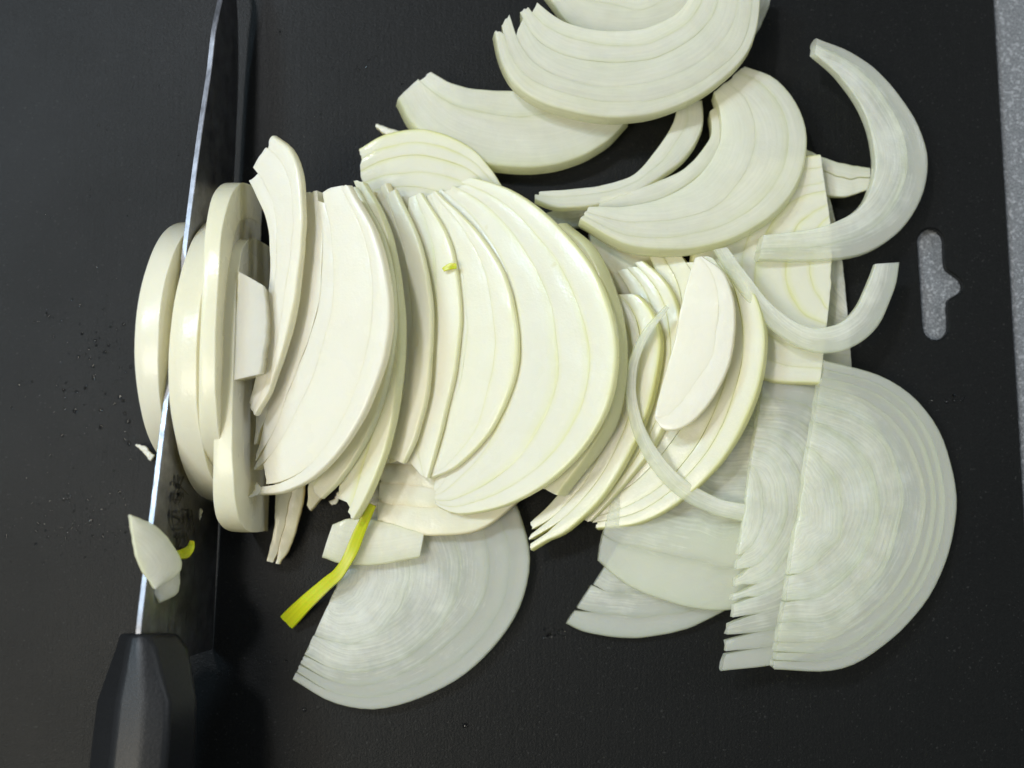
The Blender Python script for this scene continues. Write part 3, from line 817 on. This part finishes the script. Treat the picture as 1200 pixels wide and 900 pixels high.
slice_px('onion_piece', 'drooping onion flap on the blade under the petal on the spine', [(212, 660), (212, 676), (208, 695), (188, 706)],
         [(202, 662), (192, 672), (184, 684), (178, 692)], 36, (-0.16, -0.02), n=1, thick=1.2, mat=ON_M, jag=0, dome=.4, cat='onion piece', zc=(190, 685))


def strip(name, label, path, widths, zs, thick, mat, cat):
    COUNT[0] += 1
    rng = random.Random(COUNT[0])
    n = 30
    c = spline([Vector((p[0], p[1], z)) for p, z in zip(path, zs)], n)
    wd = spline([Vector((i, w_, 0)) for i, w_ in enumerate(widths)], n)
    verts, lay, tint, faces = [], [], [], []
    pts = [P(p.x, p.y, p.z) for p in c]
    org = Vector((pts[0].x, pts[0].y, min(p.z for p in pts) - thick * MM))
    sec = [(-1, -.5), (-.9, -.1), (-.45, 0.02), (0, -.12), (.45, 0.02), (.9, -.1), (1, -.5), (.9, -1), (0, -1), (-.9, -1)]
    m = len(sec)
    for i in range(n):
        t = (pts[min(n - 1, i + 1)] - pts[max(0, i - 1)]).normalized()
        s = t.cross(Vector((0, 0, 1))).normalized()
        tw = R(12) * math.sin(i / n * 5.0)
        up = s.cross(t).normalized()
        s2 = s * math.cos(tw) + up * math.sin(tw); u2 = up * math.cos(tw) - s * math.sin(tw)
        for a, b in sec:
            verts.append(pts[i] + s2 * a * wd[i].y * PXM * 0.5 + u2 * b * thick * MM)
            lay.append((i * .001, a * wd[i].y * PXM * .5, (a + 1) / 2)); tint.append((0, 0, 0))
    for i in range(n - 1):
        for j in range(m):
            j2 = (j + 1) % m
            faces.append((i * m + j, (i + 1) * m + j, (i + 1) * m + j2, i * m + j2))
    faces.append(tuple(range(m))); faces.append(tuple((n - 1) * m + j for j in range(m))[::-1])
    o = link_mesh(name, verts, faces, mat, None, org, {'lay': lay, 'tint': tint}, 45)
    tag(o, label, cat)
    return o


strip('onion_shoot', 'bright yellow-green strip of onion shoot lying across the wet flat slice', [(335, 730), (358, 706), (382, 684), (396, 672), (410, 650), (422, 622), (436, 592)],
      [20, 20, 18, 13, 14, 14, 10], [3, 7, 9.5, 11, 12.5, 13, 14], 1.2, SHOOT, 'onion shoot')
strip('onion_shoot', 'tiny yellow-green leaf bit stuck to the knife blade below the marking', [(208, 650), (216, 648), (223, 642), (225, 634)], [8, 13, 11, 5], [30, 27, 25, 25], 0.8, SHOOT, 'onion shoot')
strip('onion_shoot', 'minute yellow speck of shoot on the half-oval slice', [(519, 316), (527, 312), (535, 312)], [5, 8, 6], [18.5, 18.6, 18.7], 0.5, SHOOT, 'onion shoot')


# ------------------------------------------------------------------ water droplets on the board
def droplets():
    rng = random.Random(5)
    spots = []
    def cloud(cx, cy, sx, sy, n, r0, r1):
        for _ in range(n):
            spots.append((rng.gauss(cx, sx), rng.gauss(cy, sy), rng.uniform(r0, r1) * (1 if rng.random() < .8 else 1.5)))
    cloud(110, 440, 45, 60, 90, .12, .34)
    cloud(90, 610, 48, 28, 120, .10, .26)
    cloud(60, 380, 45, 80, 30, .10, .22)
    cloud(250, 790, 25, 6, 14, .15, .34)
    cloud(310, 777, 25, 4, 12, .12, .28)
    cloud(650, 743, 12, 5, 14, .15, .42)
    cloud(1110, 467, 18, 3, 9, .2, .5)
    cloud(160, 200, 60, 60, 14, .1, .22)
    cloud(420, 95, 25, 15, 12, .1, .25)
    cloud(370, 130, 60, 60, 16, .1, .2)
    for _ in range(9): spots.append((rng.gauss(115, 28), rng.gauss(455, 55), rng.uniform(.34, .62)))
    for _ in range(4): spots.append((rng.gauss(85, 30), rng.gauss(600, 22), rng.uniform(.3, .5)))
    spots += [(545, 850, .75), (357, 832, .6), (151, 520, .55), (146, 515, .35), (141, 431, .4), (123, 461, .4), (100, 455, .38), (134, 473, .3), (420, 82, .35), (1118, 463, .6), (655, 741, .7)]
    v, f = [], []
    for (x, y, r) in spots:
        if 215 < x < 250 and y < 740: continue
        p = P(x, y); r *= MM
        sx, sy = rng.uniform(.8, 1.3), rng.uniform(.8, 1.3)
        b0 = len(v); k = 10
        for (rr, zz) in ((1.0, 0.0), (.94, .22), (.72, .45), (.38, .6)):
            for j in range(k):
                a = 2 * math.pi * j / k
                v.append((p.x + math.cos(a) * r * rr * sx, p.y + math.sin(a) * r * rr * sy, 0.00004 + zz * r))
        v.append((p.x, p.y, 0.00004 + .64 * r))
        for q in range(3):
            for j in range(k):
                j2 = (j + 1) % k
                f.append((b0 + q * k + j, b0 + q * k + j2, b0 + (q + 1) * k + j2, b0 + (q + 1) * k + j))
        for j in range(k):
            f.append((b0 + 3 * k + j, b0 + 3 * k + (j + 1) % k, b0 + 4 * k))
        f.append(tuple(b0 + j for j in reversed(range(k))))
    o = link_mesh('water_droplets', v, f, WATER, None, (0, 0, 0), smooth=70)
    tag(o, 'scattered tiny clear water droplets on the black cutting board', 'water', kind='stuff')


droplets()
